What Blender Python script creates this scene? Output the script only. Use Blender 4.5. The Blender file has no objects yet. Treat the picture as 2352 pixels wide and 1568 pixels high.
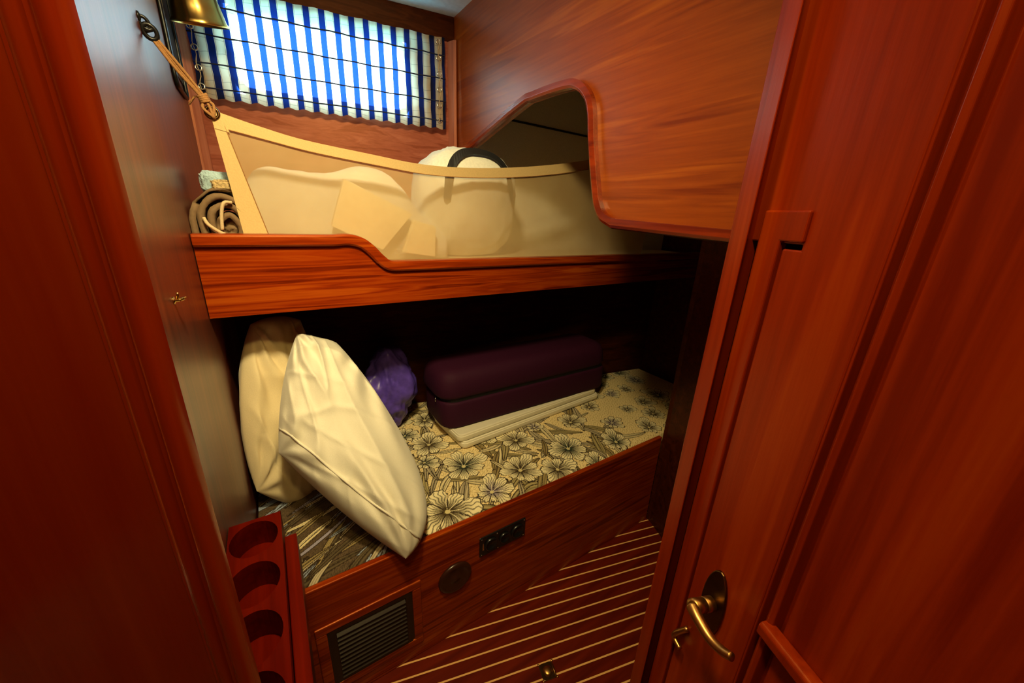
import bpy, bmesh, math, random
import numpy as np
from mathutils import Vector, Matrix, noise as mnoise
random.seed(7); RNG = np.random.default_rng(11)
C = bpy.context.scene.collection
PI = math.pi
# ------------------------------------------------------------------ camera geometry (2352 x 1568, focal 850 px)
F = 850.0; CAM = np.array([0, 0, 1.5])
up = np.array([111, 2479, 850.0]); up /= np.linalg.norm(up)
fw = np.array([0, 0, -1.0]); Yc = fw - fw.dot(up)*up; Yc /= np.linalg.norm(Yc); Xc = np.cross(Yc, up)
M0 = np.array([Xc, Yc, up]); A = math.radians(56.5)
RR = np.array([[math.sin(A), math.cos(A), 0], [-math.cos(A), math.sin(A), 0], [0, 0, 1]])
MC = RR @ M0
def ray(x, y): return MC @ np.array([x-1176, 784-y, -F])
def pl(x, y, P, n):
    d = ray(x, y); P = np.array(P, float); n = np.array(n, float)
    return CAM + d*((P-CAM).dot(n)/d.dot(n))
def pY(x, y, Y): return pl(x, y, (0, Y, 0), (0, 1, 0))
def pX(x, y, X): return pl(x, y, (X, 0, 0), (1, 0, 0))
def pZ(x, y, Z): return pl(x, y, (0, 0, Z), (0, 0, 1))
# ------------------------------------------------------------------ main planes of the cabin (metres)
K = 1.17
WL = -.1326*K; WR = .673*K; TB = 1.05*K; TF = .893
CEIL = 1.5 + .65*K
HP = np.array([WL, 1.61*K, 0]); HD = np.array([math.cos(math.radians(9)), -math.sin(math.radians(9)), 0])
HN = np.array([-HD[1]*-1, HD[0]*-1, 0]); HN = np.array([-math.sin(math.radians(9)), -math.cos(math.radians(9)), 0])   # into the cabin
UP = np.array([0, 0, 1.0])
def pH(x, y, off=0): return pl(x, y, HP+HN*off, HN)
def hull(s, z, off=0):   # point on the hull at run s from its corner
    return HP + HD*s + HN*off + UP*z
def hullY(X): return HP[1] - math.tan(math.radians(9))*(X-HP[0])
# doorway plane (fore-aft) and door plane
DE = np.array([math.cos(math.radians(14.5)), -math.sin(math.radians(14.5)), 0]); DN = np.array([math.sin(math.radians(14.5)), math.cos(math.radians(14.5)), 0])
DD = .36
def pD(x, y, off=0): return pl(x, y, DN*(DD-off), DN)
def door_run(x, y=784): return float(pD(x, y).dot(DE))
def dpt(a, z, off=0): return DN*(DD-off) + DE*a + UP*z
PD = np.array([math.sin(math.radians(21.5)), math.cos(math.radians(21.5)), 0]); PN = np.array([-PD[1], PD[0], 0])   # door direction away from camera, normal to cabin side
P0 = pD(1676, 784); P0[2] = 0
def pP(x, y, off=0): return pl(x, y, P0+PN*off, PN)
def ppt(b, z, off=0): return P0 + PD*b + PN*off + UP*z
def prun(p): return float((np.array(p)-P0).dot(PD))

# ------------------------------------------------------------------ object helpers
W = {}
def put(o, origin, parent):
    C.objects.link(o)
    o.parent = parent
    o.location = Vector(origin) - (W[parent.name] if parent else Vector((0, 0, 0)))
    W[o.name] = Vector(origin)
    return o
def tag(o, label, cat, group=None, kind=None):
    o['label'] = label; o['category'] = cat
    if group: o['group'] = group
    if kind: o['kind'] = kind
    return o
def thing(name, label, cat, loc, group=None):
    o = bpy.data.objects.new(name, None); o.empty_display_size = .02
    put(o, loc, None); return tag(o, label, cat, group)
def mk(name, verts, faces, mat, parent=None, smooth=False, bevel=0, seg=2, sub=0, solid=0, uvs=None, origin=None):
    V = np.array(verts, float)
    if origin is None:
        origin = W[parent.name] if parent else Vector(((V[:, 0].min()+V[:, 0].max())/2, (V[:, 1].min()+V[:, 1].max())/2, V[:, 2].min()))
    V = V - np.array(origin)
    me = bpy.data.meshes.new(name)
    me.from_pydata([tuple(v) for v in V], [], [tuple(int(i) for i in f) for f in faces])
    if uvs is not None:
        l = me.uv_layers.new(name='UVMap')
        for lp in me.loops: l.data[lp.index].uv = uvs[lp.vertex_index]
    bm = bmesh.new(); bm.from_mesh(me); bmesh.ops.recalc_face_normals(bm, faces=bm.faces); bm.to_mesh(me); bm.free()
    me.materials.append(mat)
    if smooth:
        for p in me.polygons: p.use_smooth = True
    o = bpy.data.objects.new(name, me); put(o, origin, parent)
    if solid:
        m = o.modifiers.new('s', 'SOLIDIFY'); m.thickness = abs(solid); m.offset = 0
    if bevel:
        m = o.modifiers.new('b', 'BEVEL'); m.width = bevel; m.segments = seg; m.limit_method = 'ANGLE'; m.angle_limit = math.radians(40)
    if sub:
        m = o.modifiers.new('u', 'SUBSURF'); m.levels = sub; m.render_levels = sub
    return o
class G:
    def __init__(s): s.v = []; s.f = []
    def add(s, v, f):
        b = len(s.v); s.v += [tuple(map(float, p)) for p in v]; s.f += [tuple(i+b for i in q) for q in f]; return s
    def prism(s, pts, vec):
        pts = [np.array(p, float) for p in pts]; n = len(pts); vec = np.array(vec, float)
        return s.add(pts + [p+vec for p in pts], [tuple(range(n)), tuple(range(2*n-1, n-1, -1))] + [(i, i+n, (i+1) % n+n, (i+1) % n) for i in range(n)])
    def box(s, x0, x1, y0, y1, z0, z1):
        return s.prism([(x0, y0, z0), (x1, y0, z0), (x1, y1, z0), (x0, y1, z0)], (0, 0, z1-z0))
    def obox(s, P, a, b, c):
        P = np.array(P, float); a = np.array(a, float); b = np.array(b, float)
        return s.prism([P, P+a, P+a+b, P+b], c)
    def tube(s, path, r, n=10, closed=False, cap=True):
        P = [np.array(p, float) for p in path]; m = len(P); rs = r if hasattr(r, '__len__') else [r]*m
        T = []
        for i in range(m):
            a = P[(i-1) % m] if (closed or i > 0) else P[i]; b = P[(i+1) % m] if (closed or i < m-1) else P[i]
            t = b-a; T.append(t/max(np.linalg.norm(t), 1e-9))
        ref = np.array([0, 0, 1.0]) if abs(T[0][2]) < .9 else np.array([1.0, 0, 0])
        u = np.cross(T[0], ref); u /= np.linalg.norm(u); v = []
        for i in range(m):
            u = u - T[i]*u.dot(T[i]); u /= max(np.linalg.norm(u), 1e-9); w = np.cross(T[i], u)
            for k in range(n):
                a = 2*PI*k/n; v.append(P[i] + rs[i]*(math.cos(a)*u + math.sin(a)*w))
        f = []
        for i in range(m if closed else m-1):
            j = (i+1) % m
            for k in range(n): f.append((i*n+k, i*n+(k+1) % n, j*n+(k+1) % n, j*n+k))
        if cap and not closed: f += [tuple(range(n-1, -1, -1)), tuple((m-1)*n+k for k in range(n))]
        return s.add(v, f)
    def lathe(s, base, axis, prof, n=32):
        base = np.array(base, float); ax = np.array(axis, float); ax /= np.linalg.norm(ax)
        ref = np.array([0, 0, 1.0]) if abs(ax[2]) < .9 else np.array([1.0, 0, 0])
        u = np.cross(ax, ref); u /= np.linalg.norm(u); w = np.cross(ax, u); v = []; m = len(prof)
        for r, h in prof:
            for k in range(n):
                a = 2*PI*k/n; v.append(base + ax*h + r*(math.cos(a)*u+math.sin(a)*w))
        f = [(i*n+k, i*n+(k+1) % n, (i+1)*n+(k+1) % n, (i+1)*n+k) for i in range(m-1) for k in range(n)]
        return s.add(v, f)
    def grid(s, fn, nu, nv):
        v = [fn(i/(nu-1), j/(nv-1)) for j in range(nv) for i in range(nu)]
        return s.add(v, [(j*nu+i, j*nu+i+1, (j+1)*nu+i+1, (j+1)*nu+i) for j in range(nv-1) for i in range(nu-1)])
    def out(s, name, mat, parent=None, **k): return mk(name, s.v, s.f, mat, parent, **k)
def spline(pts, n=40):
    P = [np.array(p, float) for p in pts]; P = [2*P[0]-P[1]] + P + [2*P[-1]-P[-2]]; out = []
    for i in range(1, len(P)-2):
        for k in range(n if i < len(P)-3 else n+1):
            t = k/n; a, b, c, d = P[i-1:i+3]
            out.append(.5*((2*b)+(c-a)*t+(2*a-5*b+4*c-d)*t*t+(3*b-a-3*c+d)*t**3))
    return out
def fillet(pts, radii, n=8):
    out = []; P = [np.array(p, float) for p in pts]; N = len(P)
    for i in range(N):
        r = radii[i]
        if not r: out.append(P[i]); continue
        a = P[i-1]-P[i]; b = P[(i+1) % N]-P[i]; la, lb = np.linalg.norm(a), np.linalg.norm(b)
        d = min(r, la*.48, lb*.48); s_, e = P[i]+a/la*d, P[i]+b/lb*d
        for k in range(n+1):
            t = k/n; out.append((1-t)**2*s_ + 2*t*(1-t)*P[i] + t*t*e)
    return out
def fbm(p, sc, seed=0, oct=3):
    return mnoise.fractal(Vector((p[0]*sc+seed*7.3, p[1]*sc-seed*3.1, p[2]*sc+seed)), 1.0, 2.0, oct)

# ------------------------------------------------------------------ materials
def newmat(name):
    m = bpy.data.materials.new(name); m.use_nodes = True
    nt = m.node_tree; b = nt.nodes['Principled BSDF']; return m, nt, b
def L(nt, a, b): nt.links.new(a, b)
def nd(nt, t, **k):
    n = nt.nodes.new(t)
    for a, v in k.items():
        if a.startswith('in_'):
            key = a[3:]; n.inputs[int(key) if key.isdigit() else key.replace('_', ' ')].default_value = v
        else: setattr(n, a, v)
    return n
def math_(nt, op, a, b=None, c=None):
    n = nt.nodes.new('ShaderNodeMath'); n.operation = op
    for i, v in enumerate((a, b, c)):
        if v is None: continue
        if isinstance(v, (int, float)): n.inputs[i].default_value = v
        else: L(nt, v, n.inputs[i])
    return n.outputs[0]
def ramp(nt, fac, stops):
    r = nt.nodes.new('ShaderNodeValToRGB'); e = r.color_ramp.elements
    while len(e) < len(stops): e.new(.5)
    for el, (p, c) in zip(e, stops): el.position = p; el.color = (*c, 1)
    L(nt, fac, r.inputs[0]); return r.outputs[0]
def mixc(nt, fac, a, b, mode='MIX'):
    n = nt.nodes.new('ShaderNodeMix'); n.data_type = 'RGBA'; n.blend_type = mode
    for i, v in ((0, fac), (6, a), (7, b)):
        if isinstance(v, (int, float)): n.inputs[i].default_value = v
        elif isinstance(v, tuple): n.inputs[i].default_value = (*v, 1)
        else: L(nt, v, n.inputs[i])
    return n.outputs[2]
def wood(name, axis='z', light=(.42, .070, .004), mid=(.28, .028, .0014), dark=(.12, .009, .0006), rough=.3, scale=1.0, rot=(0, 0, 0), rings=.5, spec=.5, coat=0, coatr=.3, tint=(1, .42, .16)):
    m, nt, b = newmat(name)
    tc = nd(nt, 'ShaderNodeTexCoord'); mp = nd(nt, 'ShaderNodeMapping')
    s = {'x': (1.0, 24, 24), 'y': (24, 1.0, 24), 'z': (24, 24, 1.0)}[axis]
    mp.inputs['Scale'].default_value = [v*scale for v in s]; mp.inputs['Rotation'].default_value = rot
    L(nt, tc.outputs['Object'], mp.inputs[0])
    n1 = nd(nt, 'ShaderNodeTexNoise', in_Scale=1.3, in_Detail=4.0, in_Distortion=.5); L(nt, mp.outputs[0], n1.inputs[0])
    n2 = nd(nt, 'ShaderNodeTexNoise', in_Scale=5.0, in_Detail=7.0, in_Roughness=.7); L(nt, mp.outputs[0], n2.inputs[0])
    ring = math_(nt, 'PINGPONG', math_(nt, 'MULTIPLY', n1.outputs[0], 11.0), 1.0)
    fac = math_(nt, 'ADD', math_(nt, 'MULTIPLY', n1.outputs[0], .55), math_(nt, 'ADD', math_(nt, 'MULTIPLY', ring, .26*rings), math_(nt, 'MULTIPLY', n2.outputs[0], .32)))
    col = ramp(nt, fac, [(.36, dark), (.53, mid), (.72, light)])
    L(nt, col, b.inputs['Base Color'])
    b.inputs['Roughness'].default_value = rough; b.inputs['Specular IOR Level'].default_value = spec; b.inputs['Specular Tint'].default_value = (*tint, 1); b.inputs['Coat Weight'].default_value = coat; b.inputs['Coat Roughness'].default_value = coatr
    bp = nd(nt, 'ShaderNodeBump', in_Strength=.12, in_Distance=.002); L(nt, n2.outputs[0], bp.inputs['Height']); L(nt, bp.outputs[0], b.inputs['Normal'])
    return m
def plain(name, col, rough=.6, metal=0, bump=0, bs=60, var=0, spec=.5, sheen=0):
    m, nt, b = newmat(name)
    b.inputs['Roughness'].default_value = rough; b.inputs['Metallic'].default_value = metal; b.inputs['Specular IOR Level'].default_value = spec
    if sheen: b.inputs['Sheen Weight'].default_value = sheen
    tc = nd(nt, 'ShaderNodeTexCoord')
    n = nd(nt, 'ShaderNodeTexNoise', in_Scale=float(bs), in_Detail=5.0); L(nt, tc.outputs['Object'], n.inputs[0])
    v = var or .08
    L(nt, ramp(nt, n.outputs[0], [(.25, tuple(c*(1-v) for c in col)), (.75, tuple(min(1, c*(1+v)) for c in col))]), b.inputs['Base Color'])
    if bump:
        bp = nd(nt, 'ShaderNodeBump', in_Strength=float(bump), in_Distance=.003); L(nt, n.outputs[0], bp.inputs['Height']); L(nt, bp.outputs[0], b.inputs['Normal'])
    return m
MAT = {}
MAT['wood_x'] = wood('varnished mahogany horizontal', 'x', rings=.8)
MAT['wood_y'] = wood('varnished mahogany athwart', 'y', rough=.33)
MAT['wood_z'] = wood('varnished mahogany vertical', 'z')
MAT['wood_left'] = wood('satin mahogany bulkhead', 'z', rough=.5, spec=.5, light=(.21, .038, .003), mid=(.14, .017, .0012), dark=(.07, .007, .0006), coat=.7, coatr=.33, tint=(1, 1, 1))
MAT['wood_panel'] = wood('satin mahogany panel', 'y', rough=.4, spec=.6, scale=.8, coat=.5, coatr=.33, tint=(1, .6, .3), light=(.42, .10, .005), mid=(.29, .050, .002), dark=(.17, .02, .001), rot=(.25, 0, 0))
MAT['wood_hull'] = wood('reddish hull lining', 'x', rough=.4, light=(.50, .17, .11), mid=(.40, .11, .07), dark=(.26, .06, .035), rings=.4)
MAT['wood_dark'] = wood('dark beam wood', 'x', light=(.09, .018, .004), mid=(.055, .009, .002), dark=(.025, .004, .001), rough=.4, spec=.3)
MAT['wood_pale'] = wood('pale corner batten', 'z', light=(.62, .26, .17), mid=(.52, .18, .11), dark=(.4, .12, .07), rings=.2)
MAT['door'] = wood('mahogany door leaf', 'z', rough=.34, scale=.7, light=(.37, .045, .002), mid=(.27, .021, .0009), dark=(.16, .009, .0005), rings=.3)
MAT['jamb'] = wood('polished mahogany jamb', 'z', rough=.2, scale=.5, light=(.36, .042, .002), mid=(.30, .027, .001), dark=(.24, .015, .0005), rings=.08, coat=1.0, coatr=.16)
MAT['ceiling'] = plain('pale grey deckhead', (.84, .90, .90), .6)
MAT['lining'] = plain('beige vinyl lining', (.88, .82, .66), .55, bump=.1, bs=200)
MAT['black'] = plain('black plastic', (.008, .007, .007), .3)
MAT['seam'] = plain('dark seam', (.01, .008, .007), .8)
MAT['brass'] = plain('aged brass', (.62, .4, .11), .24, 1, var=.15, bs=30)
MAT['bronze'] = plain('bronze', (.55, .3, .09), .34, 1, var=.2, bs=40)
MAT['darkbrass'] = plain('darkened brass', (.16, .09, .035), .3, 1, var=.3, bs=40)
MAT['steel'] = plain('light metal', (.7, .68, .62), .25, 1)
MAT['hookmetal'] = plain('blackened hook metal', (.03, .03, .03), .35, .8)
MAT['white_cotton'] = plain('white cotton', (.80, .75, .62), .85, bump=.15, bs=300, sheen=.2, var=.03)
MAT['cream_cotton'] = plain('cream cotton', (.80, .66, .40), .8, bump=.15, bs=300, sheen=.2, var=.04)
MAT['fleece'] = plain('white fleece', (.85, .83, .76), .95, bump=.9, bs=160, sheen=.4)
MAT['white_cloth'] = plain('white cloth bag', (.85, .84, .74), .85, bump=.2, bs=120)
MAT['card'] = plain('cream card', (.92, .82, .55), .7)
MAT['black_strap'] = plain('black webbing', (.012, .012, .014), .6, bump=.3, bs=300)
MAT['purple'] = plain('purple nylon', (.10, .055, .42), .38, bump=.1, bs=40, var=.3)
MAT['plum'] = plain('plum fabric', (.034, .004, .018), .7, bump=.2, bs=350, var=.12, spec=.15)
MAT['zip'] = plain('black zip', (.006, .005, .006), .6)
MAT['tray'] = plain('white plastic', (.80, .74, .58), .4, var=.03)
MAT['khaki'] = plain('khaki canvas', (.19, .115, .055), .85, bump=.3, bs=120, var=.15)
MAT['cord'] = plain('pale cord', (.62, .47, .27), .8, bump=.4, bs=300)
MAT['rope'] = plain('tan rope', (.34, .16, .05), .8, bump=.6, bs=250, var=.25)
MAT['bluetowel'] = plain('pale blue terry', (.42, .60, .68), .95, bump=1., bs=260, sheen=.4, var=.25)
MAT['knit'] = plain('tan knit', (.50, .36, .17), .95, bump=1., bs=200, var=.45)
MAT['canvas'] = plain('tan canvas hem', (.66, .46, .20), .85, bump=.25, bs=260, var=.06)
MAT['cuphole'] = wood('mahogany tray', 'y', rough=.3, light=(.15, .006, .0006), mid=(.11, .004, .0004), dark=(.07, .002, .0003), rings=.2, spec=.12)
MAT['capbrown'] = plain('dark brown plastic', (.035, .010, .005), .3)
MAT['grille'] = plain('dark brown vent metal', (.02, .012, .008), .35, .2, var=.25, bs=50)
MAT['dark_burg'] = plain('dark burgundy cloth', (.03, .006, .008), .8)
def mesh_cloth():
    m, nt, b = newmat('tan see-through mesh'); out = nt.nodes['Material Output']
    b.inputs['Base Color'].default_value = (.72, .50, .23, 1); b.inputs['Roughness'].default_value = .9
    tc = nd(nt, 'ShaderNodeTexCoord'); n = nd(nt, 'ShaderNodeTexNoise', in_Scale=7.0, in_Detail=3.0); L(nt, tc.outputs['Object'], n.inputs[0])
    L(nt, ramp(nt, n.outputs[0], [(.3, (.70, .47, .21)), (.7, (.80, .58, .28))]), b.inputs['Base Color'])
    tr = nd(nt, 'ShaderNodeBsdfTransparent'); tl = nd(nt, 'ShaderNodeBsdfTranslucent', in_Color=(.6, .42, .2, 1))
    m1 = nd(nt, 'ShaderNodeMixShader', in_Fac=.25); L(nt, b.outputs[0], m1.inputs[1]); L(nt, tl.outputs[0], m1.inputs[2])
    m2 = nd(nt, 'ShaderNodeMixShader', in_Fac=.44); L(nt, m1.outputs[0], m2.inputs[1]); L(nt, tr.outputs[0], m2.inputs[2])
    L(nt, m2.outputs[0], out.inputs[0]); return m
MAT['mesh'] = mesh_cloth()
def curtain_mat():
    m, nt, b = newmat('navy striped cotton'); out = nt.nodes['Material Output']
    uv = nd(nt, 'ShaderNodeUVMap'); sp = nd(nt, 'ShaderNodeSeparateXYZ'); L(nt, uv.outputs[0], sp.inputs[0])
    u = math_(nt, 'FRACT', sp.outputs[0])
    navy = math_(nt, 'LESS_THAN', math_(nt, 'ABSOLUTE', math_(nt, 'SUBTRACT', u, .5)), .205)
    line = math_(nt, 'LESS_THAN', math_(nt, 'ABSOLUTE', math_(nt, 'SUBTRACT', math_(nt, 'ABSOLUTE', math_(nt, 'SUBTRACT', u, .5)), .25)), .012)
    fold = math_(nt, 'LESS_THAN', math_(nt, 'ABSOLUTE', math_(nt, 'SUBTRACT', math_(nt, 'FRACT', sp.outputs[1]), .5)), .03)
    white = mixc(nt, line, (.78, .70, .48), (.35, .2, .12)); white = mixc(nt, math_(nt, 'MULTIPLY', fold, .5), white, (.3, .27, .2))
    col = mixc(nt, navy, white, (.010, .012, .04))
    L(nt, col, b.inputs['Base Color']); b.inputs['Roughness'].default_value = .9
    tl = nd(nt, 'ShaderNodeBsdfTranslucent')
    L(nt, mixc(nt, navy, white, (.002, .02, .14)), tl.inputs[0])
    m1 = nd(nt, 'ShaderNodeMixShader', in_Fac=.55); L(nt, b.outputs[0], m1.inputs[1]); L(nt, tl.outputs[0], m1.inputs[2])
    tr = nd(nt, 'ShaderNodeBsdfTransparent'); L(nt, mixc(nt, navy, (1, 1, 1), (.02, .08, .4)), tr.inputs[0])
    m2 = nd(nt, 'ShaderNodeMixShader', in_Fac=.12); L(nt, m1.outputs[0], m2.inputs[1]); L(nt, tr.outputs[0], m2.inputs[2])
    L(nt, m2.outputs[0], out.inputs[0]); return m
MAT['curtain'] = curtain_mat()
def floor_mat():
    m, nt, b = newmat('mahogany sole with holly strips')
    tc = nd(nt, 'ShaderNodeTexCoord'); sp = nd(nt, 'ShaderNodeSeparateXYZ'); L(nt, tc.outputs['Object'], sp.inputs[0])
    v = math_(nt, 'ADD', math_(nt, 'MULTIPLY', sp.outputs[0], math.sin(math.radians(14.5))), math_(nt, 'MULTIPLY', sp.outputs[1], math.cos(math.radians(14.5))))
    w = math_(nt, 'SUBTRACT', math_(nt, 'FRACT', math_(nt, 'DIVIDE', math_(nt, 'ADD', v, 10*.0452 + FLOOR_OFF), .0452)), .5)
    strip = math_(nt, 'LESS_THAN', math_(nt, 'ABSOLUTE', w), .062)
    mp = nd(nt, 'ShaderNodeMapping'); mp.inputs['Rotation'].default_value = (0, 0, math.radians(14.5)); mp.inputs['Scale'].default_value = (1.2, 14, 1); L(nt, tc.outputs['Object'], mp.inputs[0])
    n = nd(nt, 'ShaderNodeTexNoise', in_Scale=2.5, in_Detail=6.0); L(nt, mp.outputs[0], n.inputs[0])
    col = mixc(nt, strip, ramp(nt, n.outputs[0], [(.3, (.075, .005, .0006)), (.7, (.16, .013, .0014))]), (.85, .48, .17))
    L(nt, col, b.inputs['Base Color']); b.inputs['Specular IOR Level'].default_value = .15; b.inputs['Roughness'].default_value = .4; return m
FLOOR_OFF = 0.0
_p = pZ(924, 1527, 0); _v = _p[0]*math.sin(math.radians(14.5)) + _p[1]*math.cos(math.radians(14.5))
FLOOR_OFF = (.5 - ((_v/.0452) % 1.0))*.0452 + .0452*5
MAT['floor'] = floor_mat()

# ------------------------------------------------------------------ the setting
def struct(name, g, mat, label, cat, **k):
    o = g.out(name, mat, None, **k); return tag(o, label, cat, kind='structure')
struct('floor', G().box(-1.5, 2.3, -1.5, 2.05, -.03, 0), MAT['floor'], 'red mahogany cabin sole inlaid with thin pale strips', 'floor', origin=(0, 0, 0))
struct('ceiling', G().box(-1.5, 2.3, -1.5, 2.05, CEIL, CEIL+.03), MAT['ceiling'], 'pale grey deckhead above the window beam', 'ceiling', origin=(0, 0, CEIL))
struct('wall_left', G().box(WL-.02, WL, .46, HP[1]+.05, 0, CEIL), MAT['wood_left'], 'glossy dark mahogany bulkhead at the head of the bunks', 'wall', origin=(WL, 1, 0))
# hull side with a window opening
wa = pH(518, 66); wb = pH(942, 262)
S0, S1 = float((wa-HP).dot(HD)), float((wb-HP).dot(HD)); Z0, Z1 = float(pH(700, 236)[2]), float(pH(700, 40)[2])
SL = float((WR-HP[0])/HD[0])
g = G()
def hbox(g, s0, s1, z0, z1, d0=0.0, d1=.03):
    g.prism([hull(s0, z0, -d0), hull(s1, z0, -d0), hull(s1, z0, -d1), hull(s0, z0, -d1)], (0, 0, z1-z0))
hbox(g, -.03, S0, 1.22, CEIL); hbox(g, S1, SL+.01, 1.22, CEIL); hbox(g, S0, S1, 1.22, Z0); hbox(g, S0, S1, Z1, CEIL)
struct('wall_back', g, MAT['wood_hull'], 'reddish wood lining of the hull side below the window blind', 'wall', origin=tuple(HP))
g = G(); hbox(g, -.03, 2.35, 0, 1.22); struct('wall_back_low', g, MAT['wood_dark'], 'hull side behind the plum case, coloured dark for the shade under the upper bunk', 'wall')  # lower hull coloured dark to stand for the shade under the bunk
g = G(); hbox(g, SL+.01, 2.35, 1.22, CEIL)
w = struct('wall_back_foot', g, MAT['lining'], 'beige vinyl hull lining seen through the arched cutout', 'wall', origin=tuple(HP+HD))
g = G(); a, b = pH(1185, 278, .001), pH(1352, 314, .001); g.tube([a-(b-a)*.6, b+(b-a)*.5], .005, 6); g.out('seam', MAT['seam'], w)
# port: frame and glass
wn = bpy.data.objects.new('window_1', None); put(wn, hull((S0+S1)/2, Z0, -.02), None); tag(wn, 'rectangular port in the hull behind the striped blind', 'window', kind='structure')
r = [hull(s, z, -.012) for s, z in ((S0+.012, Z0+.012), (S1-.012, Z0+.012), (S1-.012, Z1-.012), (S0+.012, Z1-.012))]
G().tube(fillet(r, [.04]*4), .014, 10, closed=True).out('frame', MAT['darkbrass'], wn, smooth=True)
gm, gnt, gb = newmat('port glass'); gb.inputs['Roughness'].default_value = .02; gb.inputs['Transmission Weight'].default_value = 1.0; gb.inputs['IOR'].default_value = 1.45
tr_ = nd(gnt, 'ShaderNodeBsdfTransparent', in_Color=(.9, .96, .97, 1)); gl = nd(gnt, 'ShaderNodeBsdfGlossy', in_Roughness=.02); mx = nd(gnt, 'ShaderNodeMixShader', in_Fac=.06)
L(gnt, tr_.outputs[0], mx.inputs[1]); L(gnt, gl.outputs[0], mx.inputs[2]); L(gnt, mx.outputs[0], gnt.nodes['Material Output'].inputs[0])
g = G(); hbox(g, S0, S1, Z0, Z1, .018, .022); g.out('pane', gm, wn)
# beam above the window
zb = float(pH(760, 40, .04)[2]); zb = 1.5 + .575*K
g = G(); hbox(g, .0, SL, zb, CEIL, -.006, 0); struct('trim_1', g, MAT['wood_dark'], 'dark wooden beam between window blind and ceiling', 'trim', origin=tuple(hull(.3, zb)), bevel=.004)
# corner battens of the hull side
g = G(); g.prism([hull(.0, 1.26), hull(.032, 1.26), hull(.030, 1.26, .012), hull(.012, 1.26, .03), hull(.0, 1.26, .034)], (0, 0, zb-1.26))
struct('trim_2', g, MAT['wood_pale'], 'pale reddish batten in the corner of bulkhead and hull', 'trim', bevel=.004)
g = G(); g.prism([hull(SL-.03, 1.26), hull(SL, 1.26), hull(SL, 1.26, .04), hull(SL-.012, 1.26, .034)], (0, 0, zb-1.26))
struct('trim_3', g, MAT['wood_pale'], 'pale reddish batten where hull meets the arched panel', 'trim', bevel=.004)

# right-hand panel with the arched cutout
def q(x, y): p = pX(x, y, WR); return (p[1], p[2])
mold = [q(1000, 400), q(1075, 348), q(1195, 250), q(1230, 230), q(1300, 207), q(1330, 207), q(1350, 228), q(1358, 262), q(1360, 330), q(1368, 440), q(1374, 480), q(1386, 505), q(1410, 522)]
ybot0, zbot0 = mold[-1]; 
path = [np.array([WR, a, b]) for a, b in mold]
cut = spline(path, 6)
yend = .27; 
z_end = zbot0 - .016
YB = hullY(WR)
start = np.array([WR, YB+.002, 1.30])
poly = [np.array([WR, YB, CEIL]), np.array([WR, YB, float(cut[0][2])])]
poly = [p for p in poly]
cut = [p for p in cut if p[1] < YB-.002]
pts = [np.array([WR, YB, CEIL]), np.array([WR, YB, cut[0][2]-.02])] + cut + [np.array([WR, yend, z_end]), np.array([WR, yend, CEIL])]
struct('wall_right', G().prism(pts, (.02, 0, 0)), MAT['wood_panel'], 'mahogany side panel with an arched cutout over the upper bunk', 'wall', origin=(WR, 1, 1.45))
# thick rounded moulding along the cutout
mp_ = [np.array([WR, YB-.004, cut[0][2]-.01])] + cut + [np.array([WR, yend, z_end])]
g = G(); prof = [(-.016, -.022), (-.019, -.006), (-.015, .001), (-.006, .004), (.004, .004), (.006, -.022)]
# profile: (toward cabin offset, across the path; + is onto the panel)
V = []; n = len(mp_); k = len(prof)
for i in range(n):
    t = mp_[min(i+1, n-1)]-mp_[max(i-1, 0)]; t /= np.linalg.norm(t); side = np.cross(t, np.array([1.0, 0, 0]))   # in-plane normal
    if i == 3: pass
    for a, b in prof: V.append(mp_[i] + np.array([a, 0, 0]) + side*b*-1)
Fc = [(i*k+j, i*k+(j+1) % k, (i+1)*k+(j+1) % k, (i+1)*k+j) for i in range(n-1) for j in range(k)] + [tuple(range(k)), tuple((n-1)*k+j for j in range(k))]
struct('trim_4', g.add(V, Fc), wood('polished moulding', 'y', rough=.24, rings=.1, scale=.6, spec=.6, tint=(1, .8, .6), coat=.5, coatr=.2), 'thick rounded moulding edging the arched cutout', 'trim', bevel=.005, seg=3, smooth=False)

# foot end partition, dark
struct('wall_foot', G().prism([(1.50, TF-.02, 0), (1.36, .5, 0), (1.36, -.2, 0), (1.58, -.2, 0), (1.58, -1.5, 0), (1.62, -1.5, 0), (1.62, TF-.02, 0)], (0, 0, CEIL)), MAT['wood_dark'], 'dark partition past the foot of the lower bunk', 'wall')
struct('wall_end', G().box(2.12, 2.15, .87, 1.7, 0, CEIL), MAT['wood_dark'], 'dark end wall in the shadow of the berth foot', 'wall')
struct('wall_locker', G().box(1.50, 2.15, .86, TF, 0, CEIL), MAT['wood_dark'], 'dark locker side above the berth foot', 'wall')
# the passage behind the camera, closed
struct('wall_rear', G().box(-1.5, 1.62, -1.53, -1.5, 0, CEIL), MAT['wood_z'], 'mahogany wall across the passage', 'wall')
struct('wall_side', G().box(-1.53, -1.5, -1.5, 1.2, 0, CEIL), MAT['wood_z'], 'mahogany wall along the passage', 'wall')

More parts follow.
